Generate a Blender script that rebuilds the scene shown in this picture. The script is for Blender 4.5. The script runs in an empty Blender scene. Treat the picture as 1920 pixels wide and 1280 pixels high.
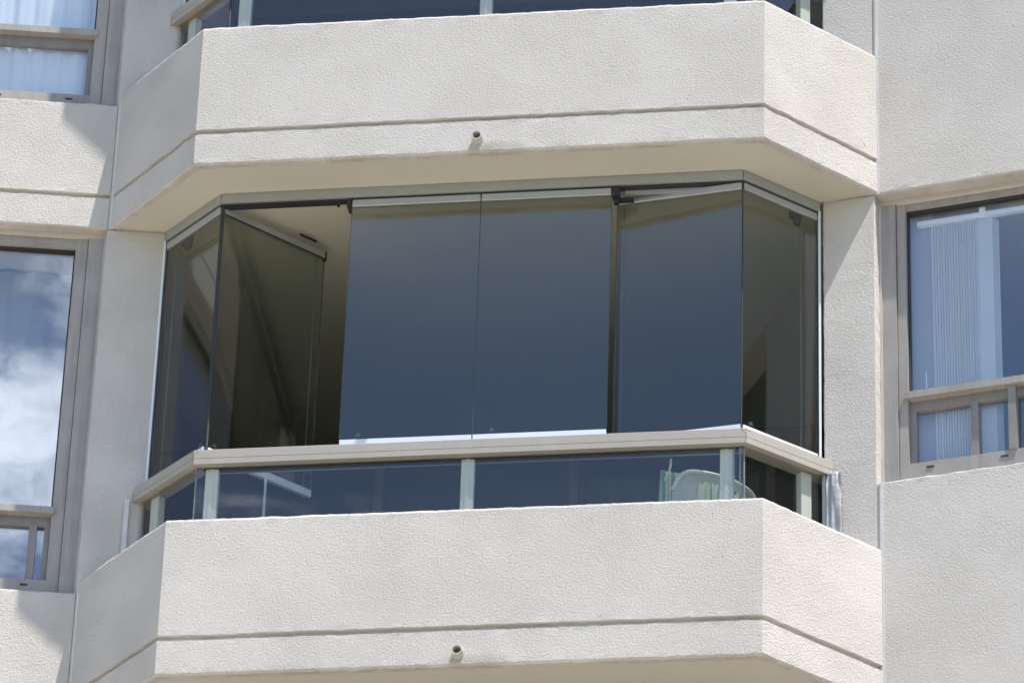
import bpy, bmesh, math, random
from mathutils import Vector, Matrix, noise
random.seed(7)
S = bpy.context.scene
COL = S.collection
H = 2.8                                    # storey height
# ------------------------------------------------------------------ camera
F_PX, PIT, ROL, YAW = 9510.22, 0.566584, 0.0347059, -0.1433606
cd = bpy.data.cameras.new('camera'); cam = bpy.data.objects.new('camera', cd); COL.objects.link(cam)
cyw, syw = math.cos(YAW), math.sin(YAW)
fwd = Vector((syw*math.cos(PIT), cyw*math.cos(PIT), math.sin(PIT)))
rgt = Vector((cyw, -syw, 0)); upv = rgt.cross(fwd)
r2 = math.cos(ROL)*rgt + math.sin(ROL)*upv; u2 = -math.sin(ROL)*rgt + math.cos(ROL)*upv
M = Matrix((( r2.x, u2.x, -fwd.x, 4.43793), (r2.y, u2.y, -fwd.y, -19.78414), (r2.z, u2.z, -fwd.z, -11.00296), (0, 0, 0, 1)))
cam.matrix_world = M
cd.sensor_width = 36; cd.lens = F_PX/1920*36; cd.clip_end = 3000; cd.clip_start = .1
S.camera = cam
# ------------------------------------------------------------------ world, sun, exposure
SUN = Vector((.79, -.46, 2.19)).normalized()           # towards the sun
EL = math.asin(SUN.z); AZ = math.atan2(SUN.x, SUN.y)
w = bpy.data.worlds.new('World'); S.world = w; w.use_nodes = True
nt = w.node_tree; N = nt.nodes; Lk = nt.links
bg = N['Background']; bg.inputs[1].default_value = 0.116
sky = N.new('ShaderNodeTexSky'); sky.sky_type = 'NISHITA'; sky.sun_disc = False
sky.sun_elevation = EL; sky.sun_rotation = AZ; sky.air_density = 1.0; sky.dust_density = 0.6; sky.ozone_density = 2.0
tc = N.new('ShaderNodeTexCoord')
mp = N.new('ShaderNodeMapping'); mp.inputs['Scale'].default_value = (1, 1, 1.6); mp.inputs['Location'].default_value = (3.1, 0.4, 0.2)
n1 = N.new('ShaderNodeTexNoise'); n1.inputs['Scale'].default_value = 46; n1.inputs['Detail'].default_value = 9; n1.inputs['Roughness'].default_value = .63; n1.inputs['Distortion'].default_value = .0
Lk.new(tc.outputs['Generated'], mp.inputs[0]); Lk.new(mp.outputs[0], n1.inputs[0])
# the cloud bank stands in the part of the sky towards -y, a little to +x, below about 34 degrees
sep = N.new('ShaderNodeSeparateXYZ'); Lk.new(tc.outputs['Generated'], sep.inputs[0])
def mth(op, a, b=None, c=None, clamp=False, nodes=N, links=Lk):
    m = nodes.new('ShaderNodeMath'); m.operation = op; m.use_clamp = clamp
    for i, v in enumerate((a, b, c)):
        if v is None: continue
        if isinstance(v, (int, float)): m.inputs[i].default_value = v
        else: links.new(v, m.inputs[i])
    return m.outputs[0]
az = mth('MULTIPLY', mth('MAXIMUM', mth('SUBTRACT', mth('ABSOLUTE', mth('SUBTRACT', sep.outputs['X'], 0.17)), .04), 0), -12.0)    # centre of the bank
el = mth('SUBTRACT', 1.22, mth('MULTIPLY', mth('ABSOLUTE', mth('SUBTRACT', sep.outputs['Z'], 0.514)), 34.0))
back = mth('MULTIPLY', mth('GREATER_THAN', sep.outputs['Y'], 0), -20)
b2 = mth('SUBTRACT', mth('SUBTRACT', .22, mth('MULTIPLY', mth('ABSOLUTE', mth('ADD', sep.outputs['X'], .170)), 12.0)), mth('MULTIPLY', mth('ABSOLUTE', mth('SUBTRACT', sep.outputs['Z'], .5065)), 95.0))
cov = mth('ADD', mth('MAXIMUM', mth('ADD', mth('ADD', az, back), el), mth('ADD', b2, back)), mth('MULTIPLY', mth('SUBTRACT', n1.outputs[0], .5), 3.6))
cr = N.new('ShaderNodeMapRange'); cr.interpolation_type = 'SMOOTHSTEP'
cr.inputs[1].default_value = -.1; cr.inputs[2].default_value = 1.5; cr.inputs[3].default_value = 0; cr.inputs[4].default_value = 1
Lk.new(cov, cr.inputs[0])
mx = N.new('ShaderNodeMix'); mx.data_type = 'RGBA'
CLOUD = mx.inputs[7]; CLOUD.default_value = (16.5, 17, 18, 1)
Lk.new(cr.outputs[0], mx.inputs[0]); Lk.new(sky.outputs[0], mx.inputs[6]); Lk.new(mx.outputs[2], bg.inputs[0])
sd = bpy.data.lights.new('sun', 'SUN'); sd.energy = 3.8; sd.angle = math.radians(.53); sd.color = (1, .965, .915)
so = bpy.data.objects.new('sun', sd); COL.objects.link(so)
so.rotation_euler = (-SUN).to_track_quat('-Z', 'Y').to_euler(); so.location = SUN*60
S.view_settings.view_transform = 'Standard'; S.view_settings.look = 'None'; S.view_settings.gamma = 1
S.view_settings.use_curve_mapping = False; S.view_settings.exposure = 1.0
S.cycles.max_bounces = 12; S.cycles.transparent_max_bounces = 24; S.cycles.diffuse_bounces = 5; S.cycles.glossy_bounces = 6

# ------------------------------------------------------------------ materials
def new_mat(name):
    m = bpy.data.materials.new(name); m.use_nodes = True
    return m, m.node_tree.nodes, m.node_tree.links, m.node_tree.nodes['Principled BSDF']
def noise_node(N, L, src, scale, detail=4, rough=.55, dist=0, vscale=None):
    n = N.new('ShaderNodeTexNoise'); n.inputs['Scale'].default_value = scale; n.inputs['Detail'].default_value = detail
    n.inputs['Roughness'].default_value = rough; n.inputs['Distortion'].default_value = dist
    if vscale:
        mp = N.new('ShaderNodeMapping'); mp.inputs['Scale'].default_value = vscale; L.new(src, mp.inputs[0]); src = mp.outputs[0]
    L.new(src, n.inputs['Vector']); return n.outputs['Fac']
def ramp(N, L, fac, pts):
    r = N.new('ShaderNodeValToRGB'); e = r.color_ramp.elements
    while len(e) < len(pts): e.new(.5)
    for i, (p, c) in enumerate(pts): e[i].position = p; e[i].color = (*c, 1) if len(c) == 3 else c
    L.new(fac, r.inputs[0]); return r.outputs[0]
def mixc(N, L, fac, a, b, mode='MIX'):
    m = N.new('ShaderNodeMix'); m.data_type = 'RGBA'; m.blend_type = mode
    for s, v in ((0, fac), (6, a), (7, b)):
        if isinstance(v, (int, float)): m.inputs[s].default_value = v
        elif isinstance(v, tuple): m.inputs[s].default_value = (*v, 1)
        else: L.new(v, m.inputs[s])
    return m.outputs[2]
def stucco(name, col, strength=.75, scale=1.0, dirt=.10, grime=.36):
    m, N, L, P = new_mat(name); tc = N.new('ShaderNodeTexCoord').outputs['Object']
    big = noise_node(N, L, tc, .9, 5, .6); mid = noise_node(N, L, tc, 5, 6, .65)
    streak = noise_node(N, L, tc, 1, 5, .6, 0, (9, 9, .8)); speck = noise_node(N, L, tc, 55, 2, .5)
    c = mixc(N, L, ramp(N, L, big, [(.3, (0,)*3), (.72, (1,)*3)]), tuple(x*(1-dirt*.45) for x in col), tuple(min(1, x*1.03) for x in col))
    c = mixc(N, L, ramp(N, L, streak, [(.55, (0,)*3), (.95, (dirt*.5,)*3)]), c, tuple(x*y for x, y in zip(col, (.78, .75, .70))))
    c = mixc(N, L, ramp(N, L, mid, [(.5, (0,)*3), (.8, (dirt*.7,)*3)]), c, tuple(x*y for x, y in zip(col, (.82, .82, .82))))
    c = mixc(N, L, ramp(N, L, speck, [(.735, (0,)*3), (.77, (.55,)*3)]), c, (.17, .15, .12))
    # grime: a thin dirty line along the drip edge, a patch beside each drain spout
    ps = N.new('ShaderNodeNewGeometry').outputs['Position']; sp = N.new('ShaderNodeSeparateXYZ'); L.new(ps, sp.inputs[0])
    def q(op, a, b=None, cl=False): return mth(op, a, b, None, cl, N, L)
    zf = q('SUBTRACT', q('MULTIPLY', q('FRACT', q('ADD', q('DIVIDE', sp.outputs['Z'], H), .0015)), H), .0042)
    nn = noise_node(N, L, tc, 6, 5, .7)
    edge = q('MULTIPLY', q('SUBTRACT', 1, q('DIVIDE', zf, .028), True), q('MULTIPLY', q('SUBTRACT', nn, .40), 3.2, True), True)
    dx = q('DIVIDE', q('SUBTRACT', sp.outputs['X'], 1.46), .19); dz = q('DIVIDE', q('SUBTRACT', zf, .012), .05)
    pt = q('SUBTRACT', q('ADD', 1, q('MULTIPLY', q('SUBTRACT', nn, .5), 2.6)), q('ADD', q('MULTIPLY', dx, dx), q('MULTIPLY', dz, dz)), True)
    c = mixc(N, L, q('MULTIPLY', q('MAXIMUM', edge, q('MULTIPLY', pt, 1.0)), grime), c, (.26, .21, .15))
    L.new(c, P.inputs['Base Color']); P.inputs['Roughness'].default_value = .92; P.inputs['Specular IOR Level'].default_value = .2
    # sprayed dash: curly worms and small lumps
    a = noise_node(N, L, tc, 80*scale, 4, .75, .2); b = noise_node(N, L, tc, 150*scale, 3, .7, .2)
    v = N.new('ShaderNodeTexVoronoi'); v.inputs['Scale'].default_value = 105*scale; v.feature = 'F1'; L.new(tc, v.inputs['Vector'])
    ra = N.new('ShaderNodeMapRange'); ra.inputs[1].default_value = .40; ra.inputs[2].default_value = .68; L.new(a, ra.inputs[0])
    s = mth('ADD', mth('MULTIPLY', ra.outputs[0], .30, nodes=N, links=L), mth('MULTIPLY', b, 1.5, nodes=N, links=L), nodes=N, links=L)
    s = mth('SUBTRACT', s, mth('MULTIPLY', v.outputs['Distance'], .6, nodes=N, links=L), nodes=N, links=L)
    pm = N.new('ShaderNodeMapRange'); pm.inputs[1].default_value = .35; pm.inputs[2].default_value = .68; pm.inputs[3].default_value = .55; pm.inputs[4].default_value = 1.25; L.new(noise_node(N, L, tc, 2.6, 4, .6), pm.inputs[0])
    s = mth('MULTIPLY', s, pm.outputs[0], nodes=N, links=L)
    s = mth('ADD', s, mth('MULTIPLY', noise_node(N, L, tc, 10, 4, .55), .8, nodes=N, links=L), nodes=N, links=L)
    bp = N.new('ShaderNodeBump'); bp.inputs['Strength'].default_value = strength; bp.inputs['Distance'].default_value = .0055
    L.new(s, bp.inputs['Height']); L.new(bp.outputs[0], P.inputs['Normal'])
    return m
def paint(name, col, rough=.5, metal=0, var=.12, bump=.0, spec=.5, streaks=0):
    m, N, L, P = new_mat(name); tc = N.new('ShaderNodeTexCoord').outputs['Object']
    a = noise_node(N, L, tc, 6, 6, .65); b = noise_node(N, L, tc, 1, 5, .6, 0, (28, 28, 2.2))
    c = mixc(N, L, ramp(N, L, a, [(.3, (0,)*3), (.75, (1,)*3)]), tuple(x*(1-var) for x in col), tuple(min(1, x*(1+var*.5)) for x in col))
    if streaks: c = mixc(N, L, ramp(N, L, b, [(.48, (0,)*3), (.75, (streaks,)*3)]), c, tuple(x*.5 for x in col))
    L.new(c, P.inputs['Base Color']); P.inputs['Metallic'].default_value = metal; P.inputs['Specular IOR Level'].default_value = spec
    r = mth('ADD', mth('MULTIPLY', a, .2, nodes=N, links=L), rough-.1, nodes=N, links=L); L.new(r, P.inputs['Roughness'])
    if bump:
        bp = N.new('ShaderNodeBump'); bp.inputs['Strength'].default_value = bump; bp.inputs['Distance'].default_value = .004
        L.new(noise_node(N, L, tc, 40, 4), bp.inputs['Height']); L.new(bp.outputs[0], P.inputs['Normal'])
    return m
def glass(name, tint, r0=.045, wav=.02, haze=0.0, refl=(1, 1, 1)):
    m, N, L, P = new_mat(name); N.remove(P); out = N['Material Output']
    geo = N.new('ShaderNodeNewGeometry')
    dt = N.new('ShaderNodeVectorMath'); dt.operation = 'DOT_PRODUCT'
    L.new(geo.outputs['Normal'], dt.inputs[0]); L.new(geo.outputs['Incoming'], dt.inputs[1])
    c = mth('ABSOLUTE', dt.outputs['Value'], nodes=N, links=L)
    k = mth('POWER', mth('SUBTRACT', 1, c, nodes=N, links=L, clamp=True), 5, nodes=N, links=L)
    fr = mth('ADD', mth('MULTIPLY', k, 1-r0, nodes=N, links=L), r0, nodes=N, links=L, clamp=True)
    tr = N.new('ShaderNodeBsdfTransparent'); tr.inputs[0].default_value = (*tint, 1)
    gl = N.new('ShaderNodeBsdfGlossy'); gl.inputs['Roughness'].default_value = .0; gl.inputs[0].default_value = (*refl, 1)
    tc = N.new('ShaderNodeTexCoord').outputs['Object']
    bp = N.new('ShaderNodeBump'); bp.inputs['Strength'].default_value = wav; bp.inputs['Distance'].default_value = .05
    L.new(noise_node(N, L, tc, 1.3, 2, .4), bp.inputs['Height']); L.new(bp.outputs[0], gl.inputs['Normal'])
    ms = N.new('ShaderNodeMixShader'); L.new(fr, ms.inputs[0]); L.new(tr.outputs[0], ms.inputs[1]); L.new(gl.outputs[0], ms.inputs[2])
    # thin film of dust on the pane
    df = N.new('ShaderNodeBsdfDiffuse'); df.inputs[0].default_value = (.55, .55, .52, 1)
    d = noise_node(N, L, tc, 240, 2, .5); d2 = noise_node(N, L, tc, 3, 4, .6)
    dd = mth('ADD', mth('MULTIPLY', d2, haze, nodes=N, links=L), ramp(N, L, d, [(.78, (0,)*3), (.82, (.35*min(1, haze*40),)*3)]), nodes=N, links=L, clamp=True)
    m2 = N.new('ShaderNodeMixShader'); L.new(dd, m2.inputs[0]); L.new(ms.outputs[0], m2.inputs[1]); L.new(df.outputs[0], m2.inputs[2])
    L.new(m2.outputs[0], out.inputs[0])
    return m
MT = {}
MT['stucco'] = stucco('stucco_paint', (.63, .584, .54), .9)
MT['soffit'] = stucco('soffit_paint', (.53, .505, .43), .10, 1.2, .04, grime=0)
MT['reveal'] = paint('reveal_paint', (.56, .50, .46), .75, 0, .12, .3, .2)
MT['taupe'] = paint('taupe_frame', (.37, .335, .31), .5, 0, .16, .1, .4, .5)
MT['taupe_dark'] = paint('taupe_frame_inner', (.26, .235, .225), .5, 0, .14, .1, .4, .4)
MT['cap'] = paint('taupe_cap', (.40, .363, .318), .45, 0, .05, 0, .45, .1)
MT['silver'] = paint('silver_aluminium', (.44, .455, .47), .42, .45, .05, 0, .5)
MT['white_al'] = paint('white_aluminium', (.74, .76, .80), .4, .1, .03, 0, .5)
MT['post'] = paint('post_grey_white', (.82, .80, .73), .5, 0, .06, 0, .4)
MT['black'] = paint('black_plastic', (.022, .022, .024), .5)
MT['gasket'] = paint('black_gasket', (.03, .03, .032), .6)
MT['caulk'] = paint('caulk', (.66, .64, .62), .7, 0, .15, .5, .2)
MT['film'] = paint('plastic_film', (.42, .42, .43), .5, 0, .35, .9, .6, .4)
MT['plastic'] = paint('white_resin', (.88, .88, .85), .42, 0, .05)
MT['pipe'] = paint('pvc_pipe', (.55, .53, .48), .5, 0, .1)
MT['floor'] = paint('balcony_floor', (.07, .065, .06), .7)  # dark floor tone put in so light fades inside the loggia
MT['inwall'] = paint('darkened_inner_wall', (.05, .046, .034), .8, 0, .25)  # loggia lining darkened, its shade put into the wall colour
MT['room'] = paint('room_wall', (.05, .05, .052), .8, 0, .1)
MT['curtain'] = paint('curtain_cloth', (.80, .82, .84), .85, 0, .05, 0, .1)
MT['drape'] = paint('green_drape', (.26, .34, .30), .9, 0, .1, 0, .1)
MT['blind'] = paint('blind_vinyl', (.95, .95, .94), .6, 0, .03)
MT['blind_shade'] = paint('blind_vinyl_dimmed', (.60, .62, .62), .6, 0, .03)  # darker copy of the blind vinyl, dimming put into the colour
MT['dim_curtain'] = paint('dimmed_curtain_cloth', (.30, .31, .33), .9, 0, .05)  # darker copy of the curtain cloth, the room's dimness put into its colour
MT['drywall'] = paint('drywall', (.42, .42, .45), .8, 0, .04)
MT['glass'] = glass('enclosure_glass', (.79, .815, .775), .082, .012, .009, (.80, .80, .86))
MT['railglass'] = glass('railing_glass', (.91, .925, .91), .060, .02, .012, (.86, .85, .89))
MT['winglass'] = glass('window_glass', (.975, .985, .995), .12, .025, .006, (.88, .93, 1))
MT['edge'] = paint('glass_edge', (.05, .075, .07), .3)
MT['edgelight'] = paint('edge_strip', (.22, .25, .24), .3)
m, N_, L_, P_ = new_mat('cushion_cloth'); MT['cushion'] = m
tcx = N_.new('ShaderNodeTexCoord').outputs['Object']; wv = N_.new('ShaderNodeTexWave'); wv.bands_direction = 'X'
wv.inputs['Scale'].default_value = 7.5; wv.inputs['Distortion'].default_value = .6; wv.inputs['Detail'].default_value = 1; L_.new(tcx, wv.inputs['Vector'])
L_.new(ramp(N_, L_, wv.outputs['Fac'], [(.0, (.14, .30, .26)), (.38, (.20, .38, .31)), (.46, (.62, .64, .42)), (.62, (.68, .70, .58)), (1, (.36, .50, .30))]), P_.inputs['Base Color'])
P_.inputs['Roughness'].default_value = .85
m, N_, L_, P_ = new_mat('bounce_paving'); MT['ground'] = m
tcx = N_.new('ShaderNodeTexCoord').outputs['Object']
L_.new(ramp(N_, L_, noise_node(N_, L_, tcx, .4, 8, .6), [(.3, (.57, .50, .41)), (.7, (.67, .60, .50))]), P_.inputs['Base Color']); P_.inputs['Roughness'].default_value = .9

m, N_, L_, P_ = new_mat('dim_lawn_grass'); MT['dim_lawn'] = m
tcx = N_.new('ShaderNodeTexCoord').outputs['Object']
L_.new(ramp(N_, L_, noise_node(N_, L_, tcx, .8, 8, .7), [(.3, (.075, .08, .04)), (.7, (.13, .125, .07))]), P_.inputs['Base Color']); P_.inputs['Roughness'].default_value = .95

# ------------------------------------------------------------------ helpers
def tag(o, label=None, cat=None, group=None, kind=None):
    if label: o['label'] = label
    if cat: o['category'] = cat
    if group: o['group'] = group
    if kind: o['kind'] = kind
    return o
def empty(name, loc, label, cat, group=None):
    o = bpy.data.objects.new(name, None); COL.objects.link(o); o.location = loc; o.empty_display_size = .2
    return tag(o, label, cat, group)
def put(name, bm, mat, parent=None, label=None, smooth=False):
    me = bpy.data.meshes.new(name)
    bmesh.ops.recalc_face_normals(bm, faces=bm.faces)
    if smooth:
        for f in bm.faces: f.smooth = True
    root = parent
    off = Vector((0, 0, 0))
    while root is not None: off += root.location; root = root.parent
    if off.length: bmesh.ops.translate(bm, verts=bm.verts, vec=-off)
    bm.to_mesh(me); bm.free()
    for mm in (mat if isinstance(mat, (list, tuple)) else [mat]): me.materials.append(MT[mm])
    o = bpy.data.objects.new(name, me); COL.objects.link(o)
    if parent is not None: o.parent = parent
    if label: o['label'] = label
    return o
def ident(x, y, z): return Vector((x, y, z))
AW = math.radians(11.25); CA, SA = math.cos(AW), math.sin(AW)
PLx, PLy, PRx, PRy = -.51, .515, 3.269, .515
def WL(u, v, z): return Vector((PLx + u*CA - v*SA, PLy + u*SA + v*CA, z))      # left facade: u along, v into the building
def WR(u, v, z): return Vector((PRx + u*CA + v*SA, PRy - u*SA + v*CA, z))      # right facade
def box(bm, T, a, b, bev=0, mi=0):
    (x0, y0, z0), (x1, y1, z1) = a, b
    vs = [bm.verts.new(T(x, y, z)) for x in (x0, x1) for y in (y0, y1) for z in (z0, z1)]
    fs = []
    for q in ((0, 1, 3, 2), (4, 6, 7, 5), (0, 4, 5, 1), (2, 3, 7, 6), (0, 2, 6, 4), (1, 5, 7, 3)):
        f = bm.faces.new([vs[i] for i in q]); f.material_index = mi; fs.append(f)
    if bev:
        es = list({e for f in fs for e in f.edges})
        bmesh.ops.bevel(bm, geom=es, offset=bev, segments=1, affect='EDGES')
def bxo(name, T, a, b, mat, parent, *extra):
    bev = next((e for e in extra if isinstance(e, float)), 0); label = next((e for e in extra if isinstance(e, str)), None)
    bm = bmesh.new(); box(bm, T, a, b, bev); return put(name, bm, mat, parent, label)
def seg_T(p0, p1):
    """local frame along the plan segment p0>p1: x along, y to its left (into the building)"""
    d = Vector((p1[0]-p0[0], p1[1]-p0[1])); L = d.length; d /= L
    def T(x, y, z): return Vector((p0[0]+d.x*x-d.y*y, p0[1]+d.y*x+d.x*y, z))
    return T, L
def offs(poly, k, o):
    P = Vector(poly[k]); ns = []
    if k > 0: d = (P-Vector(poly[k-1])).normalized(); ns.append(Vector((-d.y, d.x)))
    if k < len(poly)-1: d = (Vector(poly[k+1])-P).normalized(); ns.append(Vector((-d.y, d.x)))
    if len(ns) == 1: return P+ns[0]*o
    b = (ns[0]+ns[1]).normalized(); return P+b*(o/b.dot(ns[0]))
def sweep(bm, poly, prof, step=0, jit=0, seed=0, closed_ends=True):
    """sweep a closed (offset inwards, z) profile along a plan polyline with mitred corners"""
    rings = []
    for k in range(len(poly)-1):
        L = (Vector(poly[k+1])-Vector(poly[k])).length
        n = max(1, int(L/step)) if step else 1
        for i in range(n+(1 if k == len(poly)-2 else 0)):
            t = i/n; ring = []
            for pp in prof:
                o, z = pp[0], pp[1]; wt = pp[2] if len(pp) > 2 else 1
                a = offs(poly, k, o); b = offs(poly, k+1, o); q = a.lerp(b, t); v = Vector((q.x, q.y, z))
                if jit:
                    e = noise.noise_vector(v*16+Vector((seed, 0, 0)))*jit + noise.noise_vector(v*60+Vector((seed, 3, 0)))*jit*.8
                    v += Vector((e.x*.7, e.y*.7, e.z))*wt
                ring.append(bm.verts.new(v))
            rings.append(ring)
    n = len(prof)
    for a, b in zip(rings, rings[1:]):
        for j in range(n): bm.faces.new((a[j], a[(j+1) % n], b[(j+1) % n], b[j]))
    if closed_ends: bm.faces.new(rings[0]); bm.faces.new(rings[-1][::-1])
def swo(name, poly, prof, mat, parent, label=None, step=0, jit=0, seed=0):
    bm = bmesh.new(); sweep(bm, poly, prof, step, jit, seed); return put(name, bm, mat, parent, label)
def poly_slab(name, poly, z0, z1, mat, parent, label=None):
    bm = bmesh.new(); a = [bm.verts.new((x, y, z0)) for x, y in poly]; b = [bm.verts.new((x, y, z1)) for x, y in poly]
    bm.faces.new(a[::-1]); bm.faces.new(b)
    for i in range(len(poly)): j = (i+1) % len(poly); bm.faces.new((a[i], a[j], b[j], b[i]))
    return put(name, bm, mat, parent, label)
def tube(bm, pts, r, n=10, cap=True):
    pts = [Vector(p) for p in pts]; rings = []
    for i, p in enumerate(pts):
        d = (pts[min(i+1, len(pts)-1)]-pts[max(i-1, 0)]).normalized()
        a = d.cross(Vector((0, 0, 1))); a = a.normalized() if a.length > 1e-3 else Vector((1, 0, 0)); b = d.cross(a)
        rr = r[i] if isinstance(r, (list, tuple)) else r
        rings.append([bm.verts.new(p+a*math.cos(2*math.pi*k/n)*rr+b*math.sin(2*math.pi*k/n)*rr) for k in range(n)])
    for A, B in zip(rings, rings[1:]):
        for k in range(n): bm.faces.new((A[k], A[(k+1) % n], B[(k+1) % n], B[k]))
    if cap: bm.faces.new(rings[0]); bm.faces.new(rings[-1][::-1])

def rough_pier(T, a, b, label):
    bm = bmesh.new(); box(bm, T, a, b, .006)
    es = [e for e in bm.edges if abs(e.verts[0].co.z-e.verts[1].co.z) > 1]
    bmesh.ops.subdivide_edges(bm, edges=es, cuts=90, use_grid_fill=True)
    z0, z1 = a[2]+.01, b[2]-.01
    for v in bm.verts:
        if z0 < v.co.z < z1:
            e = noise.noise_vector(v.co*22)*.0022+noise.noise_vector(v.co*70)*.0016; v.co.x += e.x*1.3
    return put('pier_wall', bm, 'stucco', B, label)
# plan
OUT = [(-.51, .515), (0, 0), (2.759, 0), (3.269, .515)]             # outer face of the bay
CAPP = [(-.306, .562), (.056, .229), (2.661, .229), (3.042, .562)]  # outer edge of the handrail
GLZ = [(-.243, .573), (.092, .263), (2.638, .263), (2.984, .573)]   # outer face of the glazing track
FARL, FARR = -4.6, 4.6
pL = WL(FARL, 0, 0); pR = WR(FARR, 0, 0)

# ------------------------------------------------------------------ setting
bm = bmesh.new(); s = 900
bmesh.ops.create_grid(bm, x_segments=4, y_segments=4, size=s)
bmesh.ops.translate(bm, verts=bm.verts, vec=(0, 0, -12.604))
tag(put('ground', bm, 'dim_lawn'), kind='structure')  # unseen far ground, kept dark to cut bounce light deep in the loggia
bm = bmesh.new(); box(bm, ident, (-60, -15, -12.66), (60, 12, -12.6)); tag(put('bounce_pavement', bm, 'ground'), kind='structure')  # unseen bright paving, added to bounce light up near the building

# ------------------------------------------------------------------ the building
B = empty('apartment_building', (1.38, 2.5, -12.6), 'cream stucco apartment block with angled bay balconies and recessed windows', 'building')
WALL_STEP = .035
def wall_prof(z0, z1, groove=None, t=.19):
    p = [(.008, z0), (0, z0+.008), (0, z0+.03, 0)]
    if groove is not None: p += [(0, groove-.035, 0), (0, groove-.013), (.018, groove-.010), (.018, groove+.010), (0, groove+.014), (0, groove+.035, 0)]
    p += [(0, z1-.03, 0), (0, z1-.008), (.008, z1), (t, z1), (t, z0)]
    return p
def xy(v): return (v.x, v.y)
GR = .191
for k in (-1, 0, 1, 2):
    z = H*k
    nm = {0: 'lower', 1: 'upper'}.get(k)
    # left spandrel with its groove, right spandrel plain and taller
    swo('wall', [xy(WL(FARL, 0, 0)), xy(WL(-.013, 0, 0))], wall_prof(z, z+.745, z+GR), 'stucco', B,
        ('grooved stucco wall band left of the %s balcony' % nm) if nm else None, WALL_STEP, .0035, k)
    swo('wall', [xy(WR(-.018, 0, 0)), xy(WR(FARR, 0, 0))], wall_prof(z, z+1.18), 'stucco', B,
        ('plain rough stucco wall right of the %s balcony' % nm) if nm else None, WALL_STEP, .0035, k+9)
    # parapet
    prof = [(.010, z), (0, z+.010), (0, z+.035, 0), (0, z+GR-.035, 0), (0, z+GR-.013), (.020, z+GR-.010), (.020, z+GR+.011), (0, z+GR+.015), (0, z+GR+.04, 0), (0, z+.775, 0), (0, z+.803), (.006, z+.816), (.020, z+.823), (.12, z+.823), (.12, z+.02), (.045, z+.02), (.04, z)]
    par = swo('balcony_parapet', OUT, prof, 'stucco', B, ('faceted stucco parapet of the %s balcony with one groove' % nm) if nm else None, .022, .0035, k*3)
    # floor slab, its underside is the soffit
    ring = [tuple(offs(OUT, i, .045)) for i in range(4)]
    poly = [xy(WL(FARL, .1, 0)), xy(WL(0, .1, 0))] + ring + [xy(WR(0, .1, 0)), xy(WR(FARR, .1, 0)), (8.0, 5), (-5.2, 5)]
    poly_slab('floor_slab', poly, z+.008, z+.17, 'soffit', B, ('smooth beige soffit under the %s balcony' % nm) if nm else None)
    # caulked joints
    bxo('joint_sealant', WL, (-.005, -.004, z+.0), (.007, .02, z+.748), 'caulk', B)
    bxo('joint_sealant', WR, (-.008, -.004, z+.0), (.006, .02, z+1.176 if k > -2 else 0), 'caulk', B)
    # piers between facade and glazing, running back as party walls
    if k < 2:
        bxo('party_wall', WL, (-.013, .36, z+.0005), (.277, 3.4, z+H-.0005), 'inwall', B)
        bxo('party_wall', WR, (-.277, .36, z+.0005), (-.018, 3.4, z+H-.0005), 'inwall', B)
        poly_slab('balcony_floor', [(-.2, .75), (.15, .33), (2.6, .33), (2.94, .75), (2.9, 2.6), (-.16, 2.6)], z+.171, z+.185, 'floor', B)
        rough_pier(WL, (-.013, 0, z+.0005), (.277, .359, z+H-.0005), ('stucco pier left of the %s glazing' % nm) if nm else None)
        rough_pier(WR, (-.277, 0, z+.0005), (-.018, .359, z+H-.0005), ('stucco pier right of the %s glazing' % nm) if nm else None)
        # facade piers beyond the windows
        bxo('pier_wall', WL, (FARL, .004, z+.749), (-2.45, .18, z+H-.004), 'stucco', B)
        bxo('pier_wall', WR, (2.45, .004, z+1.184), (FARR, .18, z+H-.004), 'stucco', B)
    # drain spout through the parapet
    if nm:
        bm = bmesh.new()
        cx, cz = (1.383, z+.068) if k == 1 else (1.387, z+.058)
        n = 20
        def rg(r, y): return [bm.verts.new((cx+r*math.cos(2*math.pi*i/n), y, cz+r*math.sin(2*math.pi*i/n)-(-y)*.1)) for i in range(n)]
        R = [rg(.026, .03), rg(.026, -.052), rg(.0245, -.055), rg(.0205, -.055), rg(.019, -.052), rg(.019, .05)]
        for a, b in zip(R, R[1:]):
            for i in range(n): bm.faces.new((a[i], a[(i+1) % n], b[(i+1) % n], b[i]))
        bm.faces.new(R[-1])
        put('drain_spout', bm, 'pipe', par, smooth=False)
        # patch of trowelled mortar round the spout
# back wall, lower storeys; unseen end walls and roof, added to shut out light
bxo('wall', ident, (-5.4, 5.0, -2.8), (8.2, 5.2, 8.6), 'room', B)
bxo('wall', WL, (FARL-.2, .05, -2.8), (FARL, 6, 8.6), 'stucco', B)
bxo('wall', WR, (FARR, .05, -2.8), (FARR+.2, 6, 8.6), 'stucco', B)
poly_slab('lower_facade', [xy(WL(FARL, .0, 0)), (-.51, .515), (0.0, 0.0), (2.759, 0.0), (3.269, .515), xy(WR(FARR, .0, 0)), (8.0, 5), (-5.2, 5)], -12.6, -2.81, 'stucco', B)
poly_slab('light_stop_roof', [xy(WL(FARL, .0, 0)), (-.4, .7), (3.16, .7), xy(WR(FARR, .0, 0)), (8.0, 5), (-5.2, 5)], 6.8, 7.0, 'soffit', B)

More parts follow.
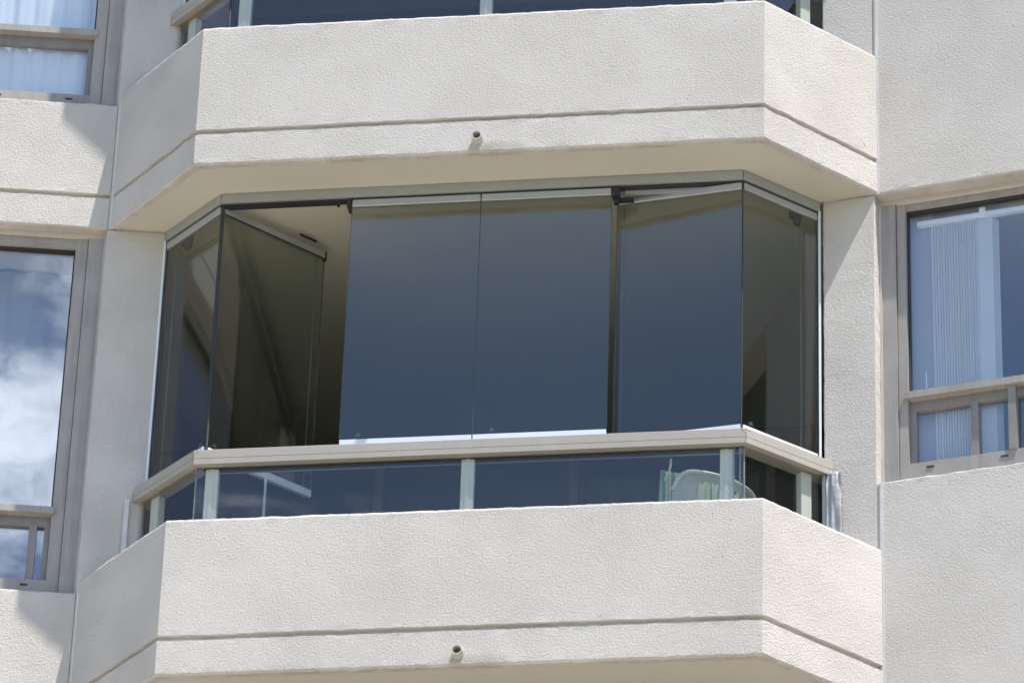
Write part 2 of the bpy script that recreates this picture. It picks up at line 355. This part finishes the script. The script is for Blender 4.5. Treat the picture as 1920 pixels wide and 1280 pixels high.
# the facade bends forward again further right; seen only mirrored in the angled leaves
WP = WR(FARR, 0, 0); aw = math.radians(33.75); cw, sw = math.cos(aw), math.sin(aw)
def WW(u, v, z): return Vector((WP.x + u*cw + v*sw, WP.y - u*sw + v*cw, z))
bm = bmesh.new(); box(bm, WW, (.02, .3, -12.6), (9, .5, 8.6)); put('wall', bm, 'room', B)
for k in (-2, -1, 0, 1, 2): swo('wall', [xy(WW(.01, 0, 0)), xy(WW(9, 0, 0))], wall_prof(H*k, H*k+1.18), 'stucco', B)
for u in (.01, 2.6, 5.6, 8.4): bxo('pier_wall', WW, (u, .01, -5.5), (u+.6, .28, 8.5), 'stucco', B)
# loggia back wall with a sliding door, behind each balcony
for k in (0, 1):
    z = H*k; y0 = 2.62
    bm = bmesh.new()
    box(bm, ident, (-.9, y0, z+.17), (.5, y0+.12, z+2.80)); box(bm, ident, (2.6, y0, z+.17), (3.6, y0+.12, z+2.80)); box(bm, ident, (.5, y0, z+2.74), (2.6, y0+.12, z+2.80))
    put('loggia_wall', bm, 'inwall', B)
    d = bmesh.new()
    for a, b in (((.5, 2.69), (2.6, 2.74)), ((.5, .17), (2.6, .22))): box(d, ident, (a[0], y0+.02, z+a[1]), (b[0], y0+.09, z+b[1]))
    for x in (.5, 1.525, 2.55): box(d, ident, (x, y0+.02, z+.22), (x+.05, y0+.09, z+2.69))
    dr = put('balcony_door', d, 'taupe_dark', B)
    bxo('pane', ident, (.55, y0+.05, z+.22), (2.55, y0+.058, z+2.69), 'winglass', dr)

# ------------------------------------------------------------------ windows
def window(T, sgn, z, lo, hi, tr, mulls, near, label, g0, hdz, bh):
    """sgn -1: left facade (window runs to -u), +1 right. near = u of the jamb at the pier"""
    far = 2.45*sgn
    def bb(bm, u0, v0, z0, u1, v1, z1): box(bm, T, (min(u0, u1), v0, z0), (max(u0, u1), v1, z1))
    V = .085 if sgn < 0 else .105
    f = bmesh.new()
    s1, s2, s3 = near, near+sgn*(.088 if sgn < 0 else .083), near+sgn*(g0)
    # stepped jamb mouldings
    top = z+H
    bb(f, s1+sgn*.012, V-.028, z+lo+.0, s2-sgn*.0015, V+.03, top-.0)
    bb(f, s2+sgn*.0015, V-.014, z+lo, s3, V+.05, top)
    bb(f, far, V-.02, z+lo, far-sgn*.09, V+.05, top)
    # head
    bb(f, s3, V-.006, top-hdz, far-sgn*.09, V+.05, top-.0)
    # bottom rail and transom
    bb(f, s3, V-.012, z+lo, far-sgn*.09, V+.05, z+lo+bh)
    bb(f, s3+sgn*(-.012), V-.034, z+tr-.036, far-sgn*.09, V+.05, z+tr)
    W = put('window', f, 'taupe', B, label)
    # painted timber bead next to the pier
    b = bmesh.new(); bb(b, s1, V-.036, z+lo, s1+sgn*.012, V+.02, top); bb(b, s1, V-.03, top-.022, far, V-.008, top); put('bead', b, 'reveal', W)
    # inner black line of the head and jamb
    b = bmesh.new(); bb(b, s3, V+.012, z+tr, s3+sgn*.008, V+.045, top-hdz); bb(b, s3+sgn*.008, V+.012, top-hdz-.008, far-sgn*.09, V+.045, top-hdz); put('gasket', b, 'gasket', W)
    b = bmesh.new(); bb(b, s3+sgn*.001, V+.03, z+tr-.01, far-sgn*.09, V+.038, top-hdz+.005); put('pane', b, 'winglass', W)
    # lower sliders
    b = bmesh.new()
    zz0, zz1 = z+lo+bh, z+tr-.036
    bb(b, s3, V+.012, zz1-.052, far-sgn*.09, V+.045, zz1)
    bb(b, s3, V+.012, zz0, s3+sgn*(.03 if sgn < 0 else .034), V+.045, zz1-.052); bb(b, s3+sgn*(.03 if sgn < 0 else .034), V+.012, zz0, far-sgn*.09, V+.045, zz0+.01)
    for (m0, m1, vv) in mulls: bb(b, m0, V+vv, zz0, m1, V+.046, zz1-(0.052 if vv > 0 else 0))
    put('slider_frame', b, 'taupe_dark', W)
    b = bmesh.new(); bb(b, s3+sgn*.02, V+.03, zz0, far-sgn*.09, V+.036, zz1-.04); put('pane', b, 'winglass', W)
    # weep slots
    for i, u in enumerate((s3+sgn*.085, s3+sgn*.44, s3+sgn*.85)):
        b = bmesh.new(); bb(b, u, V-.0155, z+lo+bh-.034, u+sgn*.035, V-.010, z+lo+bh-.026); put('weep_slot', b, 'gasket', W)
    return W
for k in (-1, 0, 1): bxo('window_reveal', WR, (-.012, .19, H*k+1.19), (.222, .26, H*k+H-.005), 'drywall', B)
for k in (-1, 0, 1):
    z = H*k
    if k == 1: ml = [(-.72, -.76, .0)]
    else: ml = [(-.263, -.226, .002), (-.72, -.76, .0)]
    window(WL, -1, z, .745, H, 1.235, ml, -.013, {0: 'large window left of the balcony, clouds mirrored in its pane', 1: 'curtained window beside the upper balcony'}.get(k), .148, .075, .098)
    if True:
        window(WR, 1, z, 1.18, H, 1.70, [(.407, .444, .002), (.592, .63, -.02), (1.0, 1.04, .002)], -.018, {0: 'window right of the balcony, white vertical blind inside'}.get(k), .128, .052, .134)

# ------------------------------------------------------------------ railings
def railing(k, label):
    z = H*k
    R = empty('balcony_railing', (1.36, .25, z+.17), label, 'railing')
    swo('top_rail', CAPP, [(0, z+1.252), (0, z+1.281), (.0025, z+1.2815), (.0025, z+1.2835), (0, z+1.284), (0, z+1.328), (.003, z+1.331), (.10, z+1.331), (.10, z+1.252)], 'cap', R)
    for i in (1, 2):
        n_ = (Vector(CAPP[i])-offs(CAPP, i, .05)).normalized(); c_ = Vector(CAPP[i])
        Tm = lambda x, y, zz, c_=c_, n_=n_: Vector((c_.x+n_.x*y-n_.y*x, c_.y+n_.y*y+n_.x*x, zz))
        bxo('mitre_joint', Tm, (-.0009, -.01, z+1.254), (.0009, .0006, z+1.329), 'gasket', R)
        for sx in (-1, 1):
            d_ = (Vector(CAPP[i+sx])-c_).normalized(); p_ = c_+d_*.018;
            bm = bmesh.new(); o_ = Vector((d_.y, -d_.x)); o_ = o_ if o_.y < 0 else -o_
            tube(bm, [(p_.x, p_.y, z+1.318), (p_.x+o_.x*.0012, p_.y+o_.y*.0012, z+1.318)], .0028, 8); put('screw', bm, 'gasket', R)
    bxo('gasket', ident, (.10, .27, z+1.2475), (2.62, .31, z+1.2515), 'gasket', R)
    for x in (.141, 1.354, 2.566):
        bm = bmesh.new(); box(bm, ident, (x-.031, .276, z+.17), (x+.031, .318, z+1.25), .003)
        box(bm, ident, (x-.009, .2715, z+.17), (x+.009, .2765, z+1.249)); put('post', bm, 'post', R)
    for a, b, t in ((CAPP[0], CAPP[1], .13), (CAPP[3], CAPP[2], .12)):
        d = (Vector(b)-Vector(a)).normalized(); nrm = Vector((-d.y, d.x)) if a[0] < 1 else Vector((d.y, -d.x))
        c = Vector(a)+d*t+nrm*.070
        T = lambda x, y, zz, c=c, d=d, nrm=nrm: Vector((c.x+d.x*x+nrm.x*y, c.y+d.y*x+nrm.y*y, zz))
        bxo('post', T, (-.031, -.02, z+.17), (.031, .02, z+1.25), 'post', R, .003)
    # panes below the handrail
    g = [tuple(offs(CAPP, i, .032)) for i in range(4)]
    for i in range(3):
        T, L = seg_T(g[i], g[i+1]); e0, e1 = (.006, .006)
        bm = bmesh.new(); box(bm, T, (e0, 0, z+.22), (L-e1, .008, z+1.252))
        gp = put('glass_pane', bm, 'railglass', R)
        for xx in (e0-.003, L-e1+.0004):
            bxo('pane_edge', T, (xx, .0005, z+.22), (xx+.0026, .0075, z+1.25), 'edge', gp)
    # clear sealing strips at the corners and wrapped ends
    for i in (1, 2):
        c = g[i]; bm = bmesh.new(); tube(bm, [(c[0], c[1]+.004, z+.22), (c[0], c[1]+.004, z+1.25)], .004+.003*k, 8); put('corner_seal', bm, 'gasket' if k else 'edgelight', R)
    if k == 0:
        for x in (2.600, 2.628):
            bxo('corner_seal', ident, (x, .262, z+.22), (x+.006, .268, z+1.25), 'edgelight', R)
    return R
R0 = railing(0, 'taupe capped glass railing of the middle balcony, white chair behind it')
R1 = railing(1, 'glass railing at the top edge of the photo, on the upper balcony')
# torn protective film left hanging on the railing ends of the middle balcony
def film(name, T, u0, u1, z0, z1, v, amp, seed, mat, parent, lab=None):
    bm = bmesh.new(); nx, nz = 14, 34; G = []
    for s_ in (0, 1):
        g = []
        for j in range(nz+1):
            row = []
            for i in range(nx+1):
                a = i/nx; zz = z0+(z1-z0)*j/nz
                if j == nz: zz += .02*noise.noise(Vector((a*5, seed, 0)))
                d = amp*math.sin(a*9+2*noise.noise(Vector((a*2, zz*2.5, seed)))*2.4)*.6 + amp*noise.noise(Vector((a*4, zz*9, seed)))
                uu = u0+(u1-u0)*a + .004*noise.noise(Vector((a, zz*5, seed+4)))
                row.append(bm.verts.new(T(uu, v+d-s_*.002, zz)))
            g.append(row)
        G.append(g)
        for j in range(nz):
            for i in range(nx): bm.faces.new((g[j][i], g[j][i+1], g[j+1][i+1], g[j+1][i]))
    a, b = G
    per = [(0, i) for i in range(nx+1)]+[(j, nx) for j in range(1, nz+1)]+[(nz, i) for i in range(nx-1, -1, -1)]+[(j, 0) for j in range(nz-1, 0, -1)]
    for p, q in zip(per, per[1:]+per[:1]): bm.faces.new((a[p[0]][p[1]], a[q[0]][q[1]], b[q[0]][q[1]], b[p[0]][p[1]]))
    return put(name, bm, mat, parent, lab, smooth=True)
film('plastic_wrap', WR, -.262, -.190, .80, 1.262, -.018, .008, 2.0, 'film', R0, 'wrinkled grey plastic wrapped round the railing end')
bxo('end_seal', WL, (.182, -.022, .80), (.206, -.006, 1.262), 'caulk', R0, .002)
bxo('end_seal', WR, (-.278, -.030, .80), (-.264, -.006, 1.245), 'edgelight', R0)

# ------------------------------------------------------------------ folding glazing
def leaf(parent, p0, p1, z, label=None, seal_at=None, latch=None, hinge=None, flip=False):
    """frameless leaf from plan point p0 to p1 (outer face), rails on top and bottom"""
    T, L = seg_T(p0, p1)
    g = bmesh.new(); box(g, T, (.002, .007, z+1.378), (L-.002, .015, z+2.705))
    P = put('glass_leaf', g, 'glass', parent, label)
    bm = bmesh.new(); box(bm, T, (.003, 0, z+2.700), (L-.003, .022, z+2.738), .002); put('top_rail', bm, 'silver', P)
    bm = bmesh.new(); box(bm, T, (.003, 0, z+1.337), (L-.003, .022, z+1.378), .002); put('bottom_rail', bm, 'white_al', P)
    for x in (0.0, L-.0018):
        bxo('glass_edge', T, (x, .0075, z+1.378), (x+.0018, .0145, z+2.700), 'edge', P)
    if seal_at is not None:
        bxo('edge_seal', T, (L*seal_at if seal_at < 1 else L-.04, .0155, z+1.385), ((L*seal_at if seal_at < 1 else L-.04)+.0016, .0245, z+2.695), 'edgelight', P)
    if latch is not None:
        bm = bmesh.new(); box(bm, T, (latch-.013, .016, z+1.402), (latch+.013, .022, z+1.409)); box(bm, T, (latch-.008, .016, z+1.409), (latch+.008, .021, z+1.420)); put('latch', bm, 'edgelight', P)
    if hinge:
        bm = bmesh.new()
        box(bm, T, (hinge-.035, .02, z+2.685), (hinge+.02, .055, z+2.735)); box(bm, T, (hinge-.015, .024, z+2.655), (hinge+.018, .05, z+2.687)); put('hinge_bracket', bm, 'black', P)
    return P
def glazing(k, label, opened):
    z = H*k
    E = empty('balcony_glazing', (1.36, .27, z+1.331), label, 'balcony glazing')
    # head track: a silver channel with a dark slot below
    swo('head_track', GLZ, [(0, z+2.752), (0, z+2.800), (.003, z+2.8075), (.056, z+2.8075), (.056, z+2.745), (.046, z+2.745), (.046, z+2.775), (.012, z+2.775), (.012, z+2.752)], 'silver', E)
    swo('track_slot', GLZ, [(.0125, z+2.742), (.0125, z+2.774), (.0455, z+2.774), (.0455, z+2.742)], 'gasket', E)
    bm = bmesh.new(); sweep(bm, [tuple(offs(GLZ, i, .008)) for i in range(4)], [(0, z+1.3312), (0, z+1.3345), (.032, z+1.3345), (.032, z+1.3312)]); put('floor_track', bm, 'white_al', E)
    y = .2665; xs = [.098, .7345, 1.3685, 2.0035, 2.632]
    for i in (1, 2):
        n_ = (Vector(GLZ[i])-offs(GLZ, i, .05)).normalized(); c_ = Vector(GLZ[i])
        Tm = lambda x, yy, zz, c_=c_, n_=n_: Vector((c_.x+n_.x*yy-n_.y*x, c_.y+n_.y*yy+n_.x*x, zz))
        bxo('mitre_joint', Tm, (-.0012, -.01, z+2.753), (.0012, .0006, z+2.80), 'gasket', E)
    # end wall channels
    for (c, nx) in ((GLZ[0], 1), (GLZ[3], -1)):
        bm = bmesh.new(); cx, cy = c[0]+nx*.004, c[1]+.004
        box(bm, ident, (cx-.006, cy-.010, z+1.332), (cx+.006, cy+.02, z+2.752), .002); put('wall_channel', bm, 'white_al', E)
    for cx, cy, rr in ((.1035, .278, .0075), (2.6345, .2725, .0032)):
        bm = bmesh.new(); tube(bm, [(cx, cy, z+1.345), (cx, cy, z+2.742)], rr, 10); put('corner_gasket', bm, 'gasket', E)
    # side leaves
    a = [tuple(offs(GLZ, i, .004)) for i in range(4)]
    for s_, (q0, q1) in enumerate(((a[0], a[1]), (a[2], a[3]))):
        v0, v1 = Vector(q0), Vector(q1); d = (v1-v0).normalized()
        q0, q1 = tuple(v0+d*(.012 if s_ == 0 else .006)), tuple(v1-d*(.006 if s_ == 0 else .012))
        L = (Vector(q1)-Vector(q0)).length
        leaf(E, q0, q1, z, 'narrow angled side leaf at the %s of the glazing' % ('left' if s_ == 0 else 'right') if k == 0 else None, seal_at=(.16 if s_ == 0 else .80), hinge=(L*.30 if s_ == 0 else L*.78), latch=(L-.05 if s_ == 0 else .06))
    if not opened:
        for i in range(4): leaf(E, (xs[i], y), (xs[i+1], y), z, latch=.09)
    else:
        leaf(E, (.110, .282), (.539, .716), z, 'leaf swung right in at the left corner, leaving a gap', seal_at=2, latch=.05)
        leaf(E, (xs[1]+.002, y), (xs[2], y), z, 'closed leaf directly right of the open gap', latch=.09)
        leaf(E, (xs[2], y), (xs[3], y), z, 'closed leaf in the middle of the front', latch=.09)
        leaf(E, (2.018, .356), (2.632, .2685), z, 'leaf standing slightly ajar at the right corner', seal_at=.055)
        bm = bmesh.new(); tube(bm, [(.352, .512, .186), (.352, .512, 1.337)], .0065, 10); put('pivot_rod', bm, 'white_al', E)
        # dark runners and brackets
        bm = bmesh.new(); box(bm, ident, (.105, .283, z+2.731), (.672, .300, z+2.7415)); box(bm, ident, (.66, .279, z+2.722), (.674, .303, z+2.7415)); put('runner', bm, 'black', E)
        bm = bmesh.new(); box(bm, ident, (.714, .262, z+2.700), (.735, .300, z+2.738)); box(bm, ident, (.722, .268, z+2.676), (.737, .295, z+2.702)); put('corner_bracket', bm, 'black', E)
        bm = bmesh.new(); box(bm, ident, (2.005, .262, z+2.690), (2.040, .31, z+2.738)); box(bm, ident, (2.03, .30, z+2.684), (2.105, .325, z+2.700)); box(bm, ident, (2.012, .285, z+2.664), (2.036, .31, z+2.692)); put('corner_bracket', bm, 'black', E)
        bm = bmesh.new(); box(bm, ident, (2.065, .300, z+2.722), (2.50, .316, z+2.740)); put('runner', bm, 'silver', E)
        T, L = seg_T((.110, .282), (.539, .716)); bm = bmesh.new()
        box(bm, T, (L-.003, -.001, 2.694), (L+.006, .023, 2.742)); box(bm, T, (.004, -.0008, 2.6955), (L, .0015, 2.7035)); put('end_cap', bm, 'black', E)
        # guide blade hanging above the end of the swung leaf
        T, L = seg_T((.43, .60), (.50, .67)); bxo('guide_blade', T, (0, 0, z+2.770), (L, .006, z+2.782), 'black', E)
    return E
glazing(0, 'frameless folding glass screen of the middle balcony, two leaves opened', True)
glazing(1, 'closed folding glass screen above the railing of the upper balcony', False)

# ------------------------------------------------------------------ drapes and blinds
def drape(name, T, u0, u1, z0, z1, v, mat, label, cat, seed=0, amp=.028, fq=30, gather=1.0):
    bm = bmesh.new(); n = int(abs(u1-u0)*160); top = []; rows = []
    zs = [z0+(z1-z0)*i/8 for i in range(9)]
    for s_ in (0, 1):
        R = []
        for zi in zs:
            row = []
            for i in range(n+1):
                u = u0+(u1-u0)*i/n
                ph = u*fq+2.6*noise.noise(Vector((u*3.1, seed, 0)))
                a = amp*(.5+.9*abs(noise.noise(Vector((u*2.3, seed+5, 0)))))*(1+.25*noise.noise(Vector((u*4, zi*.8, seed))))
                row.append(bm.verts.new(T(u, v+a*(math.sin(ph)+.35*math.sin(2.3*ph+1))+s_*.0015, zi)))
            R.append(row)
        rows.append(R)
        for A, Bq in zip(R, R[1:]):
            for i in range(n): bm.faces.new((A[i], A[i+1], Bq[i+1], Bq[i]))
    return tag(put(name, bm, mat, None, smooth=True), label, cat)
drape('curtain', WL, -2.4, -.165, H+.80, 2*H-.1, .152, 'curtain', 'pale curtain in deep folds inside the top left window', 'curtain', 1, .011, 60)
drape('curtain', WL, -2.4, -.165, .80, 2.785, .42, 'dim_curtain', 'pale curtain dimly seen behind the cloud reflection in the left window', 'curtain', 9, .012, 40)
drape('curtain', ident, 1.56, 2.5, .22, 2.66, 2.85, 'drape', 'dark green drape behind the door of the middle balcony', 'curtain', 4, .03, 42)
# vertical blind behind the right window
VB = empty('vertical_blind', tuple(WR(.2, .25, 2.72)), 'white vertical blind stacked at the left edge of the right window', 'blind')
bxo('head_rail', WR, (.15, .16, 2.685), (2.3, .185, 2.712), 'blind', VB)
for u in (.46, 1.2): bxo('rail_clip', WR, (u, .153, 2.675), (u+.03, .16, 2.735), 'blind', VB)
for i in range(17):
    u = .222+i*.0136; a = math.radians(14+9*math.sin(i*2.7)); w_ = .0130
    bm = bmesh.new()
    lean = .008*(1-i/17)
    du, dv = math.cos(a)*w_/2, math.sin(a)*w_/2
    vs = []
    for (zz, sh) in ((2.683, 0), (1.26, lean)):
        for s1 in (-1, -.3, .3, 1):
            bow = .004*(1-s1*s1)
            vs.append(bm.verts.new(WR(u+sh+du*s1, .172-dv*s1+bow, zz)))
    for j in range(3): bm.faces.new((vs[j], vs[j+1], vs[j+5], vs[j+4]))
    bmesh.ops.solidify(bm, geom=list(bm.faces), thickness=.0012)
    put('slat', bm, 'blind', VB)
bm = bmesh.new()
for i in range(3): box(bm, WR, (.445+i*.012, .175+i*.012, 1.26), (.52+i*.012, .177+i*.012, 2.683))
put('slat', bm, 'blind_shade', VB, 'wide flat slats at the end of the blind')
bm = bmesh.new(); tube(bm, [WR(.172, .2, 2.67), WR(.176, .2, 1.87)], .0035, 8); tube(bm, [WR(.176, .2, 1.87), WR(.177, .2, 1.72)], .011, 10); tube(bm, [WR(.177, .2, 1.72), WR(.179, .2, 1.40)], .006, 8); put('wand', bm, 'blind', VB)

# ------------------------------------------------------------------ things on the balcony
# resin chair with its back to the railing, turned a little
CH = empty('plastic_chair', (2.50, .62, .17), 'white plastic garden chair with slotted back behind the railing glass', 'chair')
ang = math.radians(37); cc, sc = math.cos(ang), math.sin(ang)
def CT(x, y, z): return Vector((2.492+x*cc-y*sc, .505+x*sc+y*cc, .17+z))
bm = bmesh.new(); nx, nz = 29, 26; wb = .235; grid = []
def top_h(x): return 1.035-.10*abs(x/wb)**10-.018*(x/wb)**2
for j in range(nz+1):
    row = []
    for i in range(nx+1):
        x = -wb+2*wb*i/nx; zt = top_h(x); z = .46+(zt-.46)*j/nz
        y = .045*(1-(x/wb)**2)*-1+.045-.10*(z-.45)
        row.append(bm.verts.new(CT(x*(.93+.07*(j/nz)), y, z)))
    grid.append(row)
for j in range(nz):
    for i in range(nx):
        if 6 <= j <= 23 and i in (9, 11, 13, 19, 21): continue
        if 22 <= j <= 23 and 15 <= i <= 17: continue
        bm.faces.new((grid[j][i], grid[j][i+1], grid[j+1][i+1], grid[j+1][i]))
bmesh.ops.solidify(bm, geom=list(bm.faces), thickness=.006)
put('backrest', bm, 'plastic', CH)
bm = bmesh.new(); tube(bm, [CT(x*1.0, .045*(1-(x/wb)**2)*-1+.045-.10*(top_h(x)-.45)-.004, top_h(x)) for x in [-wb+2*wb*i/24 for i in range(25)]], .010, 8); put('rim', bm, 'plastic', CH)
bm = bmesh.new(); box(bm, CT, (-.22, .04, .42), (.22, .48, .45), .01); put('seat', bm, 'plastic', CH)
for x in (-.22, .22):
    for y in (.05, .46):
        bm = bmesh.new(); tube(bm, [CT(x*1.1, y, 0), CT(x, y, .43)], [.018, .024], 8); put('leg', bm, 'plastic', CH)
    bm = bmesh.new(); tube(bm, [CT(x*1.05, .02, .66), CT(x*1.15, .2, .67), CT(x*1.15, .42, .65), CT(x*1.05, .46, .45)], .016, 8); put('armrest', bm, 'plastic', CH)
# striped pad hung over the chair's far side
bm = bmesh.new()
def CP(x, y, z):
    b = .012*noise.noise(Vector((x*9, z*7, 3)))
    return CT(x, y+b, z)
nx, nz = 16, 30; G = []
for s_ in (0, 1):
    g = []
    for j in range(nz+1):
        g.append([])
        for i in range(nx+1):
            a = i/nx*2-1; z = .47+.575*j/nz; edge = (1-abs(a)**6)*(1-abs(j/nz*2-1)**10)
            x = -.05+a*.212; yb = .095-.045*((1-(min(1, abs(x)/wb))**2))-.10*(z-.45)+.02
            g[-1].append(bm.verts.new(CP(x, yb+(s_-.5)*.052*max(.12, edge)**.5, z-.045*max(0, a)**2)))
    G.append(g)
    for j in range(nz):
        for i in range(nx): bm.faces.new((g[j][i], g[j][i+1], g[j+1][i+1], g[j+1][i]))
per = [(0, i) for i in range(nx+1)]+[(j, nx) for j in range(1, nz+1)]+[(nz, i) for i in range(nx-1, -1, -1)]+[(j, 0) for j in range(nz-1, 0, -1)]
for p, q in zip(per, per[1:]+per[:1]): bm.faces.new((G[0][p[0]][p[1]], G[0][q[0]][q[1]], G[1][q[0]][q[1]], G[1][p[0]][p[1]]))
tag(put('seat_cushion', bm, 'cushion', None, smooth=True), 'green and cream striped cushion on the white garden chair', 'cushion')
bm = bmesh.new(); tube(bm, [(2.300, .345, 1.25), (2.297, .36, 1.22), (2.288, .37, 1.19), (2.272, .375, 1.165), (2.266, .378, 1.15)], [.004, .006, .005, .003, .003], 6)
tag(put('cord', bm, 'plastic'), 'short white cord hanging from the handrail above the cushion', 'cord')
